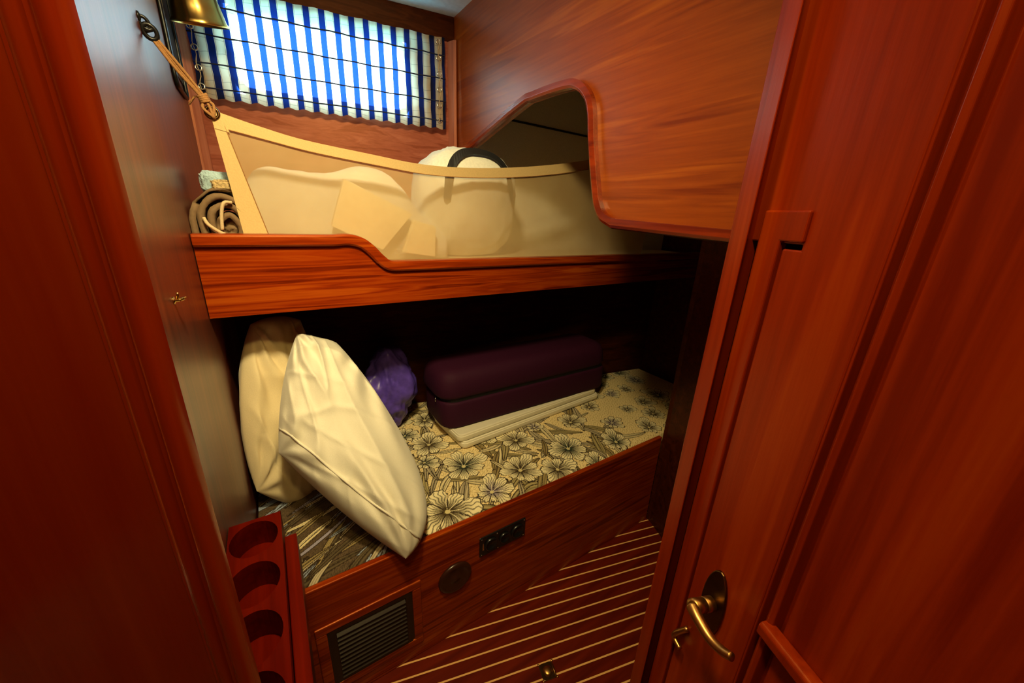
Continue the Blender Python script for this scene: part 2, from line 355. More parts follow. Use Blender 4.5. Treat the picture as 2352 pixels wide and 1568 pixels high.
# ---- doorway jamb on the near side (profile swept vertically)
aE = door_run(375); aB = door_run(252); aL = -1.48
aG0, aG1, aH0, aH1 = door_run(298), door_run(314), door_run(326), door_run(350)
prof = [(aL, .0), (aB-.003, .0), (aB-.002, .004), (aB, .0065)]
for i in range(9):
    t = i/8; prof.append((aB+.002+(aG0-aB-.002)*t, .0065+.0025*math.sin(PI*t)))
prof += [(aG0+.001, .004), (aG1-.001, .0025)]
for i in range(17):
    t = PI*i/16; prof.append((aG1+(aE-aG1)*(1-math.cos(t))/2, .002+.011*math.sin(t) if i < 9 else -.006+.019*math.sin(t)))
prof += [(aE*(DD+.02)/DD-.001, -.02), (aE*(DD+.05)/DD-.004, -.05), (aL, -.05)]
g = G().prism([dpt(a, 0, o) for a, o in prof], (0, 0, CEIL)); 
_j = struct('trim_5', g, MAT['jamb'], 'polished red door jamb with rounded mouldings in front of the head bulkhead', 'door jamb', smooth=True, origin=tuple(dpt(aE-.1, 0)))
_m = _j.modifiers.new('e', 'EDGE_SPLIT'); _m.split_angle = math.radians(35)
# ---- post on the far side of the doorway
b0, b1, b2, b3 = door_run(1622), door_run(1656), door_run(1668), door_run(1733)
g = G().prism([dpt(b0*1.139+.001, 0, -.05), dpt(b0*1.07, 0, -.025), dpt(b0*1.06, 0, -.021), dpt(b1*.982, 0, .008), dpt(b1*.991, 0, .006), dpt(b1*1.139, 0, -.05)], (0, 0, CEIL))
struct('trim_6', g, MAT['door'], 'vertical mahogany doorpost beside the arched panel', 'doorpost', bevel=.0025, origin=tuple(dpt(b0, 0)))
g = G().prism([dpt(b1*1.14, 0, -.045), dpt(b1*1.012, 0, -.004), dpt(b2*1.01+.012, 0, -.004), dpt(b2*1.14+.03, 0, -.045)], (0, 0, CEIL))
struct('trim_7', g, MAT['jamb'], 'dark rebate between doorpost and door', 'doorpost')

# ---- door
door = bpy.data.objects.new('door_1', None); put(door, ppt(-.3, 0), None); tag(door, 'mahogany door leaf with brass lever handle', 'door', kind='structure')
gapR = [pP(1806, 575), pP(1737, 784), pP(1604, 1200), pP(1516, 1568)]
bG = float(np.mean([prun(p) for p in gapR[:3]]))
mrun = prun(pP(2003, 784))       # panel moulding
zTop = CEIL
# slab left stile: from free edge to moulding, with a slot
zs1, zs0 = float(pP(1815, 560)[2]), float(pP(1815, 573)[2])
slot_run = prun(pP(1842, 566))
bE = prun(pP(1738, 440))
bS = prun(pP(1739, 784))
slab = [ppt(bE, zTop), ppt(bE, zs1), ppt(slot_run, zs1), ppt(slot_run, zs0), ppt(bS, zs0), ppt(bS, 0), ppt(mrun+.012, 0), ppt(mrun+.012, zTop)]
G().prism(slab, -PN*-.03*-1).out('stile', MAT['door'], door, bevel=.0018)
g = G().prism([ppt(mrun+.013, 0, -.03), ppt(mrun+.013, 0, -.0015), ppt(mrun+.010, 0, -.0015), ppt(mrun+.009, 0, -.015), ppt(mrun+.006, 0, -.015), ppt(mrun+.005, 0, -.006), ppt(mrun+.001, 0, -.003), ppt(mrun-.004, 0, -.006), ppt(mrun-.006, 0, -.02), ppt(mrun-.013, 0, -.02), ppt(mrun-.016, 0, -.012), ppt(mrun-.016, 0, -.03)], (0, 0, zTop))
g.out('panel_moulding', MAT['door'], door, bevel=.001)
g = G().prism([ppt(mrun-.014, 0, -.012), ppt(-1.3, 0, -.012), ppt(-1.3, 0, -.03), ppt(mrun-.014, 0, -.03)], (0, 0, zTop)); g.out('panel', MAT['door'], door)
lr = [pP(1757, 1428, -.004), pP(1880, 1580, -.004)]; zr = float(np.mean([p[2] for p in lr]))
ra = prun(lr[0])
g = G().prism([ppt(ra, zr+.004, -.012), ppt(ra, zr+.004, .002), ppt(ra, zr, .006), ppt(ra, zr-.014, .006), ppt(ra, zr-.017, -.012)], -PD*.8); g.out('rail', MAT['door'], door, bevel=.002)
G().prism([ppt(bS-.02, 0, -.026), ppt(bE+.03, 0, -.026), ppt(bE+.03, 0, -.03), ppt(bS-.02, 0, -.03)], (0, 0, zTop)).out('backing', MAT['seam'], door)  # black sheet added behind the batten gap to give it its shade
# L-shaped batten
def lp(x, y): p = pP(x, y, .004); return (prun(p), float(p[2]))
c1, c2 = lp(1757, 483), lp(1862, 489)
inner = prun(pP(1729, 784, .004)); zi = lp(1815, 556)[1]
outer = c1[0]
poly = [(outer, c1[1]), (c2[0], c1[1]), (c2[0], zi+.0), (inner, zi), (inner, 0), (outer+.0, 0)]
G().prism([ppt(a, z, .004) for a, z in poly], -PN*-.012*-1).out('batten', MAT['door'], door, bevel=.002)
# handle
hd = bpy.data.objects.new('handle', None); hz = pP(1640, 1385); put(hd, hz, door)
hr, hzz = prun(hz), float(hz[2])
pts = [(hr-.016, hzz-.05), (hr+.016, hzz-.05), (hr+.02, hzz), (hr+.016, hzz+.05), (hr, hzz+.062), (hr-.016, hzz+.05), (hr-.02, hzz), (hr-.0, hzz-.062)]
pts = [(hr+.021*math.cos(t), hzz+.062*math.sin(t)) for t in np.linspace(0, 2*PI, 28, endpoint=False)]
G().prism([ppt(a, z, .0) for a, z in pts], PN*.004).out('backplate', MAT['darkbrass'], hd, bevel=.0015)
n0 = ppt(hr, hzz, .003); n1 = pP(1590, 1392, .045); 
lev = spline([n1, pP(1602, 1418, .047), pP(1628, 1462, .046), pP(1656, 1492, .043), pP(1681, 1508, .040)], 8)
nk = spline([n0, n0*.4+n1*.6+PN*.0, n1], 8)
G().tube([n0, n0*.5+n1*.5], .0105, 16).tube([n0*.55+n1*.45, n1-(n1-n0)*.02, n1], [.0105, .010, .006], 16).out('neck', MAT['bronze'], hd, smooth=True)
G().tube([n1-(lev[1]-lev[0])*1.2]+lev, [.006]+[.0088-.0035*(i/len(lev)) for i in range(len(lev))], 14).out('lever', MAT['bronze'], hd, smooth=True)
l2 = [pP(1576, 1446, -.005), pP(1552, 1454, -.005), pP(1549, 1466, -.006), pP(1562, 1488, -.008)]
l2 = [pP(x, y, o) for x, y, o in ((1580, 1444, .002), (1553, 1453, .009), (1549, 1464, .010), (1562, 1490, .009))]
G().tube(spline(l2, 6), .0045, 10).out('far_lever', MAT['bronze'], door, smooth=True)

# ------------------------------------------------------------------ lower bunk
lb = thing('lower_bunk', 'built-in mahogany lower bunk with a vent in its front panel', 'bunk', (.67, TF, 0))
XL, XR = WL+.002, 1.498
G().box(XL, XR, TF, TF+.02, 0, .503).out('front_panel', MAT['wood_x'], lb, bevel=.003)
G().box(XL, 2.1, TF+.021, 1.3, .36, .38).out('platform', MAT['wood_dark'], lb)
y0 = TF
vx0, vx1, vz0, vz1 = -.011, .241, .097, .327
fr = bpy.data.objects.new('vent', None); put(fr, (.115, TF, .2), lb)
g = G()
def frame_x(g, x0, x1, z0, z1, w, y, d):
    g.box(x0-w, x1+w, y-d, y, z1, z1+w); g.box(x0-w, x1+w, y-d, y, z0-w, z0); g.box(x0-w, x0, y-d, y, z0, z1); g.box(x1, x1+w, y-d, y, z0, z1)
frame_x(g, vx0, vx1, vz0, vz1, .03, TF, .007); g.out('vent_frame', MAT['wood_x'], fr, bevel=.003)
g = G(); g.box(vx0, vx1, TF-.003, TF-.0005, vz0, vz1)
frame_x(g, vx0+.022, vx1-.022, vz0+.015, vz1-.015, .015, TF-.001, .005)
ns = 11
for i in range(ns):
    z = vz0+.026+(vz1-vz0-.05)*i/(ns-1)
    g.prism([(vx0+.024, TF-.003, z-.004), (vx0+.024, TF-.013, z-.006), (vx0+.024, TF-.012, z-.004), (vx0+.024, TF-.003, z+.003)], (vx1-vx0-.048, 0, 0))
g.out('vent_grille', MAT['grille'], fr)
# round cap
cx = (.329+.46)/2; cz = .287
G().lathe((cx, TF, cz), (0, -1, 0), [(.0, 0), (.062, 0), (.062, .006), (.057, .011), (.048, .012), (.044, .008), (.03, .007), (.012, .009), (.009, .012), (0, .013)], 40).out('access_cap', MAT['capbrown'], lb, smooth=True)
# socket panel
sp = bpy.data.objects.new('socket_panel', None); put(sp, (.588, TF, .33), lb)
G().box(.489, .687, TF-.006, TF, .323, .410).out('plate', MAT['black'], sp, bevel=.004)
for x, rr in ((.535, .026), (.592, .022), (.650, .028)):
    G().lathe((x, TF-.006, .366), (0, -1, 0), [(rr, 0), (rr, .006), (rr*.85, .008), (rr*.78, .003), (.0, .002)], 28).out('socket', MAT['black'], sp, smooth=True)
for x, z in ((.497, .331), (.497, .402), (.679, .331), (.679, .402), (.565, .331), (.56, .40)):
    G().lathe((x, TF-.006, z), (0, -1, 0), [(0, 0), (.003, 0), (.003, .001), (0, .002)], 10).out('screw', MAT['steel'], sp, smooth=True)
G().box(.500, .505, TF-.0075, TF-.006, .352, .382).out('indicator', MAT['steel'], sp)

# ------------------------------------------------------------------ mattress with a printed floral cover
def floral_mattress():
    x0, x1, nx, ny = WL+.006, 2.08, 1000, 440
    xs = np.linspace(x0, x1, nx)
    U, Vv = np.meshgrid(xs, np.linspace(0, 1, ny))
    yb = HP[1] - math.tan(math.radians(9))*(U-HP[0]) - .012
    Yf = TF+.022
    s = Vv
    Y = Yf + (yb-Yf)*s
    d = (Y-Yf)
    Z = .514 - .016*np.exp(-(d/.014)) + .003*np.sin(U*7+1)*np.sin(Y*6)
    # ---- print
    Q = np.stack([U, Y], -1)
    col = np.empty(U.shape+(3,)); cream = np.array([.95, .76, .40]); ink = np.array([.035, .020, .010])
    n2 = np.sin(U*190+3*np.sin(Y*120))*np.sin(Y*170+3*np.sin(U*140))
    col[:] = cream
    squig = (np.abs(n2) < .10)
    dots = RNG.random(U.shape)
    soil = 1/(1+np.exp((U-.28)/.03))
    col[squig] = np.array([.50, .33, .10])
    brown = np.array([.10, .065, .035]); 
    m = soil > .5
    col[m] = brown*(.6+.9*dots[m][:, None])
    def paint(mask, c, a=1.0):
        col[mask] = col[mask]*(1-a)+np.array(c)*a
    def win(cx, cy, r):
        i0 = max(0, int((cx-r-x0)/(x1-x0)*(nx-1))); i1 = min(nx, int((cx+r-x0)/(x1-x0)*(nx-1))+2)
        return slice(i0, i1)
    def leaf(cx, cy, L_, w, ang, bend, c1, rib=True, lw=.0035):
        sl = win(cx, cy, L_*.75); u = U[:, sl]-cx; v = Y[:, sl]-cy
        a = u*math.cos(ang)+v*math.sin(ang); b = -u*math.sin(ang)+v*math.cos(ang)
        t = a/(L_/2); b = b-bend*L_*(1-t*t)
        ww = w*np.clip(1-t*t, 0, None)**.8
        sd = ww-np.abs(b); ok = np.abs(t) < 1; cc = col[:, sl]
        cc[ok & (sd > -lw)] = ink
        inn = ok & (sd > 0)
        st = .75+.25*np.sin(b/w*9+t*3)
        cc[inn] = (np.array(c1)*np.ones_like(cc)*st[..., None])[inn]
        if rib: cc[inn & (np.abs(b) < .0016)] = ink
    def flower(cx, cy, R, ang, npet, c1, c2, cup=0.0, sq=1.0):
        sl = win(cx, cy, R*1.5); u = U[:, sl]-cx; v = Y[:, sl]-cy
        a = u*math.cos(ang)+v*math.sin(ang); b = (-u*math.sin(ang)+v*math.cos(ang))/sq
        r = np.hypot(a, b); th = np.arctan2(b, a)
        ph = (th*npet/(2*PI)) ; k = np.floor(ph+.5); f = ph-k             # -.5 .. .5 within a petal
        Rp = R*(.86+.14*np.cos(k*2.4+cx*50))*(1-cup*(1-np.cos(th))/2)
        edge = Rp*(1-.34*np.abs(2*f)**3.2)+R*.02*np.sin(th*23+cx*90)
        cc = col[:, sl]; lw = .0042
        inn = r < edge; cc[(r < edge+lw) & ~inn] = ink
        tt = np.clip(r/edge, 0, 1)
        shade = np.clip((tt-.18)/.6, 0, 1)
        base = np.array(c2)*(1-shade[..., None])+np.array(c1)*shade[..., None]
        streak = (np.sin(th*npet*5.0+1.5*np.sin(r*160+k)) > (.25+1.1*(tt-.45))) & (tt > .12)
        base = np.where(streak[..., None], base*.25+np.array(ink)*.3, base)
        cc[inn] = base[inn]
        cc[inn & (np.abs(f)*r*2*PI/npet < .0024) & False] = ink
        pe = (.5-np.abs(f))*r*2*PI/npet
        cc[inn & (pe < .0022) & (tt > .2)] = ink
        st = (r < R*.42) & (np.abs(np.sin(th*4.0+.4)) < .22*(R*.2)/(r+.004)) & (np.abs(th) < 1.5)
        cc[st & inn] = np.array([.88, .78, .5])
        cc[r < R*.07] = np.array([.7, .6, .3])
    lil = (.46, .42, .55); blue = (.40, .47, .60); ol = (.42, .31, .13); cr = (.92, .77, .44); gr = (.60, .50, .32); dk = (.14, .10, .05)
    # blades at the head end
    for i in range(120):
        cx = RNG.uniform(-.16, .33); cy = RNG.uniform(.88, 1.75)
        leaf(cx, cy, RNG.uniform(.16, .36), RNG.uniform(.005, .011), RNG.uniform(.2, 1.0), RNG.uniform(-.06, .06), [lil, blue, ol, cr, gr, dk][RNG.integers(6)], rib=RNG.random() < .5, lw=.0028)
    for i in range(190):
        cx = RNG.uniform(.30, 1.35); cy = RNG.uniform(.86, 1.8)
        leaf(cx, cy, RNG.uniform(.09, .26), RNG.uniform(.008, .018), RNG.uniform(-PI, PI), RNG.uniform(-.12, .12), [ol, gr, cr, cr, (.5, .4, .18)][RNG.integers(5)], lw=.003)
    teal = (.02, .055, .04); bro = (.12, .08, .03); li = (.30, .24, .32)
    named = [(1028, 1175, .095, bro), (1130, 1130, .085, li), (1195, 1080, .085, bro), (1305, 1030, .085, teal), (1415, 1015, .085, teal), (1065, 1070, .09, teal), (985, 1020, .075, bro), (1310, 970, .08, bro), (975, 965, .07, bro), (1185, 1012, .075, bro), (1440, 940, .05, dk), (1500, 950, .06, bro)]
    pos = []
    for x, y, R, c in named:
        p = pZ(x, y, .514); pos.append((p[0], p[1], R*1.4, c))
    tries = 0
    while len(pos) < 60 and tries < 3000:
        tries += 1; p = (RNG.uniform(.40, 1.9), RNG.uniform(.9, 1.75))
        R = RNG.uniform(.075, .12)
        if all(math.hypot(p[0]-a[0], p[1]-a[1]) > (R+a[2])*.70 for a in pos): pos.append((*p, R, [bro, teal, li, dk][RNG.integers(4)]))
    for i, (x, y, R, c) in enumerate(pos):
        ang = RNG.uniform(-.6, 1.4); kind = i % 3
        flower(x, y, R, ang, [7, 8, 9][kind], (.96, .84, .52), c, cup=[.25, .55, .35][kind], sq=[1.0, .85, .95][kind])
    V3 = np.stack([U, Y, Z], -1).reshape(-1, 3)
    # add skirt
    nf = []
    idx = np.arange(nx*ny).reshape(ny, nx)
    quads = np.stack([idx[:-1, :-1], idx[:-1, 1:], idx[1:, 1:], idx[1:, :-1]], -1).reshape(-1, 4)
    sk = V3[idx[0]].copy(); sk[:, 2] = .385
    V3 = np.vstack([V3, sk]); so = nx*ny + np.arange(nx)
    q2 = np.stack([so[:-1], so[1:], idx[0, 1:], idx[0, :-1]], -1)
    quads = np.vstack([quads, q2])
    allcol = np.vstack([col.reshape(-1, 3), col[0]])
    org = np.array([.7, TF+.3, .385]); me = bpy.data.meshes.new('floral_mattress')
    me.vertices.add(len(V3)); me.vertices.foreach_set('co', (V3-org).astype(np.float32).ravel())
    me.loops.add(quads.size); me.loops.foreach_set('vertex_index', quads.ravel().astype(np.int32))
    me.polygons.add(len(quads)); me.polygons.foreach_set('loop_start', np.arange(0, quads.size, 4, dtype=np.int32))
    me.update(calc_edges=True); me.validate()
    ca = me.color_attributes.new('print', 'FLOAT_COLOR', 'POINT')
    ca.data.foreach_set('color', np.hstack([allcol, np.ones((len(allcol), 1))]).astype(np.float32).ravel())
    me.polygons.foreach_set('use_smooth', np.ones(len(quads), dtype=bool))
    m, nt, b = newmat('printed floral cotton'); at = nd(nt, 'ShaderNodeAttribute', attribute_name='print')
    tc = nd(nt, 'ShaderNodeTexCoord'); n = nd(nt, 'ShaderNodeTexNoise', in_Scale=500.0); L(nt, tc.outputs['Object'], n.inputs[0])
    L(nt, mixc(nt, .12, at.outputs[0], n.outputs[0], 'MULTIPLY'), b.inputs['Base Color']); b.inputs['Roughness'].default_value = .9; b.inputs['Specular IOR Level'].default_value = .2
    me.materials.append(m)
    o = bpy.data.objects.new('floral_mattress', me); put(o, org, None)
    return tag(o, 'mattress in a brown and cream flower-printed cover on the lower bunk', 'mattress')
floral_mattress()

# ------------------------------------------------------------------ pillows
def pillow(name, label, c, T, bow, mat, nrm_to, seed, wr=.006, n=84, pts=None, seams=(), Tb=None, pw=4):
    TL, TR, BR, BL = [np.array(p, float) for p in c]; Tb = Tb or T
    nv = np.cross(BR-TL, TR-BL); nv /= np.linalg.norm(nv)
    ctr = (TL+TR+BR+BL)/4
    if nv.dot(np.array(nrm_to)-ctr) < 0: nv = -nv
    ex = (TR-TL+BR-BL); ex /= np.linalg.norm(ex); ey = (TL-BL+TR-BR); ey /= np.linalg.norm(ey)
    def P(u, v, side, wrk=True):
        p = (TL*(1-u)*(1+v)+TR*(1+u)*(1+v)+BR*(1+u)*(1-v)+BL*(1-u)*(1-v))/4
        p = p + ex*(bow[1]*max(u, 0)**2 - bow[3]*max(-u, 0)**2)*(1-v*v) + ey*(bow[0]*max(v, 0)**2 - bow[2]*max(-v, 0)**2)*(1-u*u)
        e = max(0, (1-abs(u)**pw)*(1-abs(v)**pw)); h = e**.55
        d = 0
        if wrk:
            rad = 0
            for su, sv in ((1, 1), (1, -1), (-1, 1), (-1, -1)):
                du, dv = su-u, sv-v; r = math.hypot(du, dv)+1e-4; th = math.atan2(dv, du)
                rad += math.sin(th*13+seed*su+2.2*mnoise.noise(Vector((u*2, v*2, seed))))*math.exp(-((r-.55)/.45)**2)
            x = Vector((u*2.6+seed, v*2.6, side*3.1+seed))
            rid = 1-abs(mnoise.noise(Vector((u*1.7+v*1.0+seed, v*.7-u*.3, seed*1.7))))*2.4
            rid2 = 1-abs(mnoise.noise(Vector((u*.7-v*2.6+seed*2, v*.6+u*.4, seed*.7+4))))*2.4
            d = wr*(rad*.85 + max(rid, 0)**3*1.0 + max(rid2, 0)**3*.7 + mnoise.noise(x)*1.0)*min(1, e*2.2)
        return p + nv*(side*((T if side > 0 else Tb)*h + d))
    ts = [math.sin(PI/2*(-1+2*i/(n-1))) for i in range(n)]
    V = [P(ts[i], ts[j], 1) for j in range(n) for i in range(n)]; b = len(V)
    V += [P(ts[i], ts[j], -1) for j in range(n) for i in range(n)]
    Fq = [(j*n+i, j*n+i+1, (j+1)*n+i+1, (j+1)*n+i) for j in range(n-1) for i in range(n-1)]
    Fq += [tuple(b+x for x in (f[3], f[2], f[1], f[0])) for f in Fq]
    ring = [i for i in range(n)] + [j*n+n-1 for j in range(1, n)] + [(n-1)*n+i for i in range(n-2, -1, -1)] + [j*n for j in range(n-2, 0, -1)]
    o = mk(name, V, Fq, mat, None, smooth=True)
    bm = bmesh.new(); bm.from_mesh(o.data); bmesh.ops.remove_doubles(bm, verts=bm.verts, dist=2e-4); bmesh.ops.recalc_face_normals(bm, faces=bm.faces); bm.to_mesh(o.data); bm.free()
    for p in o.data.polygons: p.use_smooth = True
    tag(o, label, 'pillow')
    for (ua, va, ub, vb) in seams:
        path = [P(ua+(ub-ua)*i/30, va+(vb-va)*i/30, 1)+nv*.0008 for i in range(31)]
        G().tube(path, .0032, 8).out('seam', mat, o, smooth=True)
    # edge piping
    return o
zf = .514
pillow('pillow', 'plump white pillow tipped onto its corner, leaning on another pillow', (pY(682, 768, 1.34), pY(772, 786, 1.37), pZ(932, 1283, .517), pY(640, 1040, 1.15)), .105, (.0, .20, .02, .02), MAT['white_cotton'], CAM, 3.0, wr=.0105, seams=((-.98, -.66, .985, -.74),), n=110)
pillow('pillow', 'cream pillow stood on end against the dark bulkhead', (pY(575, 745, 1.41), pY(690, 735, 1.50), pY(735, 1160, 1.34), pY(590, 1128, 1.25)), .055, (.02, .03, .02, .04), MAT['cream_cotton'], CAM, 8.0, wr=.009, Tb=.05, n=100)
# dark cushion behind the pillows
# ------------------------------------------------------------------ purple bag
def blob(name, ctr, rad, mat, seed, amp=.02, sc=7, parent=None, n=48, power=2.0, ridg=.5, flat=None):
    V = []; 
    for j in range(n+1):
        ph = PI*j/n
        for i in range(n*2):
            th = PI*i/n
            d = np.array([math.sin(ph)*math.cos(th), math.sin(ph)*math.sin(th), math.cos(ph)])
            s_ = np.sign(d)*np.abs(d)**(2/power); p = np.array(ctr)+np.array(rad)*s_
            r_ = 1-abs(mnoise.noise(Vector(d*sc*.35)+Vector((seed, seed, 0))))*2.2
            p = p + d*amp*(fbm(d, sc*.3, seed)+ridg*max(r_, 0)**3)
            if flat is not None and p[2] < flat: p[2] = flat
            V.append(p)
    m = 2*n
    Fq = [(j*m+i, j*m+(i+1) % m, (j+1)*m+(i+1) % m, (j+1)*m+i) for j in range(n) for i in range(m)]
    return mk(name, V, Fq, mat, parent, smooth=True)
c = pY(890, 845, 1.60)
o = blob('sleeping_bag', (c[0], 1.60, (c[2]+.514)/2+.06), (.105, .10, .19), MAT['purple'], 5.0, .03, 4.5, flat=.518, ridg=.35); tag(o, 'crumpled purple sleeping bag bundled behind the pillows', 'sleeping bag')
# ------------------------------------------------------------------ white trays and plum case
TA = math.radians(4.5); tu = np.array([math.cos(TA), math.sin(TA), 0]); tv = np.array([-math.sin(TA), math.cos(TA), 0]); T0 = pZ(1064, 1034, .516)
def rrect(P, lu, lv, r, z, n=6, u=tu, v=tv, inset=0):
    P = np.array(P)*np.array([1, 1, 0]); c = [P+u*inset+v*inset, P+u*(lu-inset)+v*inset, P+u*(lu-inset)+v*(lv-inset), P+u*inset+v*(lv-inset)]
    return [p+UP*z for p in fillet(c, [max(r-inset, .004)]*4, n)]
def stack(levels, P, lu, lv, r, u=tu, v=tv):
    V = []; Fq = []; n = None
    for z, ins in levels:
        R_ = rrect(P, lu, lv, r, z, u=u, v=v, inset=ins); n = len(R_); V += R_
    m = len(levels)
    for i in range(m-1): Fq += [(i*n+k, i*n+(k+1) % n, (i+1)*n+(k+1) % n, (i+1)*n+k) for k in range(n)]
    Fq += [tuple(range(n-1, -1, -1)), tuple((m-1)*n+k for k in range(n))]
    return G().add(V, Fq)
LU, LV = .90, .30
def traylv(z): return [(z, .006), (z+.003, .002), (z+.012, .0), (z+.024, .0), (z+.025, .004), (z+.031, .005), (z+.033, .010), (z+.030, .014), (z+.030, .03)]
o = stack(traylv(.517), T0, LU, LV, .03).out('plastic_tray', MAT['tray'], None, bevel=0); tag(o, 'lower of two shallow white plastic trays under the plum case', 'tray', 'stacked white trays')
T1 = T0+tu*-.012+tv*.012
o = stack(traylv(.5485), T1, LU, LV-.012, .03).out('plastic_tray', MAT['tray']); tag(o, 'upper of two shallow white plastic trays, directly beneath the plum case', 'tray', 'stacked white trays')
cz = .58; case = thing('suitcase', 'plum zipped case lying flat on white trays', 'suitcase', (1.0, 1.35, cz))
CP = np.array([.545, 1.325, 0]); cu = np.array([1.0, 0, 0]); cv = np.array([0, 1.0, 0]); LC, WC = 1.0, .28
stack([(cz, .012), (cz+.006, .003), (cz+.02, 0), (cz+.112, 0), (cz+.124, .003), (cz+.128, .010)], CP, LC, WC, .08, cu, cv).out('lower_shell', MAT['plum'], case, bevel=.003, smooth=True)
stack([(cz+.128, .012), (cz+.146, .012)], CP, LC, WC, .08, cu, cv).out('zip', MAT['zip'], case)
stack([(cz+.146, .010), (cz+.150, .002), (cz+.165, -.004), (cz+.225, .004), (cz+.25, .016), (cz+.264, .035), (cz+.27, .06)], CP-cu*.012, LC, WC, .09, cu, cv).out('upper_shell', MAT['plum'], case, bevel=.003, smooth=True)
zp = pY(985, 868, float(CP[1])+.0); zp = CP*np.array([1, 1, 0])+cu*-.004+cv*.09+UP*(cz+.137)
G().tube([zp, zp+np.array([-.004, -.006, -.006]), zp+np.array([-.005, -.010, -.018])], .0022, 8).out('zip_pull', MAT['steel'], case, smooth=True)

# ------------------------------------------------------------------ upper bunk
ub = thing('upper_bunk', 'mahogany upper bunk with a stepped front rail', 'bunk', (.6, TB, 1.2))
def b_(x, y): p = pY(x, y, TB); return np.array([p[0], TB, p[2]])
zL, zR = 1.5-.0705*K, 1.5-.139*K
top = [np.array([WL+.002, TB, zL])] + [b_(760, 540)*np.array([1, 1, 0])+UP*zL] + [b_(800, 541), b_(832, 549), b_(856, 566), b_(878, 588), b_(897, 601)] + [b_(925, 604)*np.array([1, 1, 0])+UP*zR, np.array([2.1, TB, zR])]
zbt = 1.5-.253*K
topc = spline(top[1:-1], 6); topc = [top[0]]+topc+[top[-1]]
poly = [np.array([WL+.002, TB, zbt]), np.array([2.1, TB, zbt])] + topc[::-1]
G().prism(poly, (0, .02, 0)).out('front_board', MAT['wood_x'], ub)
# rail moulding following the stepped top
V = []; prof = [(-.012, .002), (-.014, -.004), (-.014, -.024), (-.009, -.030), (.001, -.030), (.024, -.030), (.027, -.024), (.027, -.003), (.022, .003)]
for i, p in enumerate(topc):
    t = topc[min(i+1, len(topc)-1)]-topc[max(i-1, 0)]; t /= np.linalg.norm(t); nrm = np.array([-t[2], 0, t[0]])
    for a, b in prof: V.append(p+np.array([0, a, 0])+nrm*(b+.002))
k = len(prof); n = len(topc)
Fq = [(i*k+j, i*k+(j+1) % k, (i+1)*k+(j+1) % k, (i+1)*k+j) for i in range(n-1) for j in range(k)] + [tuple(range(k)), tuple((n-1)*k+j for j in range(k))]
G().add(V, Fq).out('rail', MAT['wood_x'], ub, bevel=.002)
G().prism([(WL+.003, TB+.021, zbt+.02), (2.1, TB+.021, zbt+.02), (2.1, hullY(2.1)-.004, zbt+.02), (WL+.003, hullY(WL)-.004, zbt+.02)], (0, 0, .02)).out('platform', MAT['wood_dark'], ub)
zum = zbt+.041
o = G().prism([(WL+.01, TB+.05, zum), (2.08, TB+.05, zum), (2.08, hullY(2.08)-.02, zum), (WL+.01, hullY(WL)-.02, zum)], (0, 0, .085)).out('mattress', MAT['cream_cotton'], None, bevel=.02, seg=3); tag(o, 'thin cream mattress on the upper bunk behind the lee cloth', 'mattress')
zt = zum+.086

# ------------------------------------------------------------------ lee cloth
YL = TB+.034
lc = thing('lee_cloth', 'tan mesh lee cloth laced up along the upper bunk', 'lee cloth', (.5, YL, zR))
topx = spline([pY(x, y, YL) for x, y in ((480, 250), (530, 268), (600, 292), (700, 322), (850, 354), (960, 376), (1060, 385), (1170, 385), (1270, 378), (1352, 367), (1440, 352), (1510, 340))], 12)
botL = pY(574, 560, YL)
NB = len(topx)
def lee(u, v, off=0.0):   # u along 0..1, v 0 bottom .. 1 top
    f = u*(NB-1); i = min(int(f), NB-2); t = topx[i]*(1-(f-i))+topx[i+1]*(f-i)
    bx = botL[0] + (topx[-1][0]-botL[0])*u
    b = np.array([bx, YL, zbt+.09]); p = b+(t-b)*v
    p[1] = YL + .010*math.sin(u*9+v*3)*math.sin(v*PI)*.6 + .012*math.sin(v*PI)*math.sin(u*PI) + off
    return p
G().grid(lambda u, v: lee(u, v), 90, 24).out('mesh_panel', MAT['mesh'], lc, smooth=True)
def lee_v_at(u, d):   # v reached d below the top edge
    a, b = lee(u, 0), lee(u, 1); return 1-d/np.linalg.norm(b-a)
G().grid(lambda u, v: lee(u, lee_v_at(u, .036)+(1.0-lee_v_at(u, .036))*v, -.003), 90, 3).out('top_hem', MAT['canvas'], lc, smooth=False, solid=.0022)
G().grid(lambda u, v: lee(u*.045, v*.985, -.0045), 4, 24).out('side_hem', MAT['canvas'], lc, smooth=False, solid=.0022)
G().tube([lee(u, lee_v_at(u, .036), -.0045) for u in np.linspace(.0, 1, 80)], .0013, 6).out('hem_seam', MAT['rope'], lc, smooth=True)
G().tube([lee(.045, v, -.006) for v in np.linspace(0, .93, 30)], .0013, 6).out('hem_seam', MAT['rope'], lc, smooth=True)
G().grid(lambda u, v: lee(.002+u*.052, .90+v*.095, -.006), 5, 5).out('corner_patch', MAT['canvas'], lc, smooth=False, solid=.002)
gr = pY(487, 259, YL-.008)
ringp = [gr+np.array([.0125*math.cos(t), 0, .0125*math.sin(t)]) for t in np.linspace(0, 2*PI, 24, endpoint=False)]
G().tube(ringp, .0035, 8, closed=True).out('grommet', MAT['darkbrass'], lc, smooth=True)

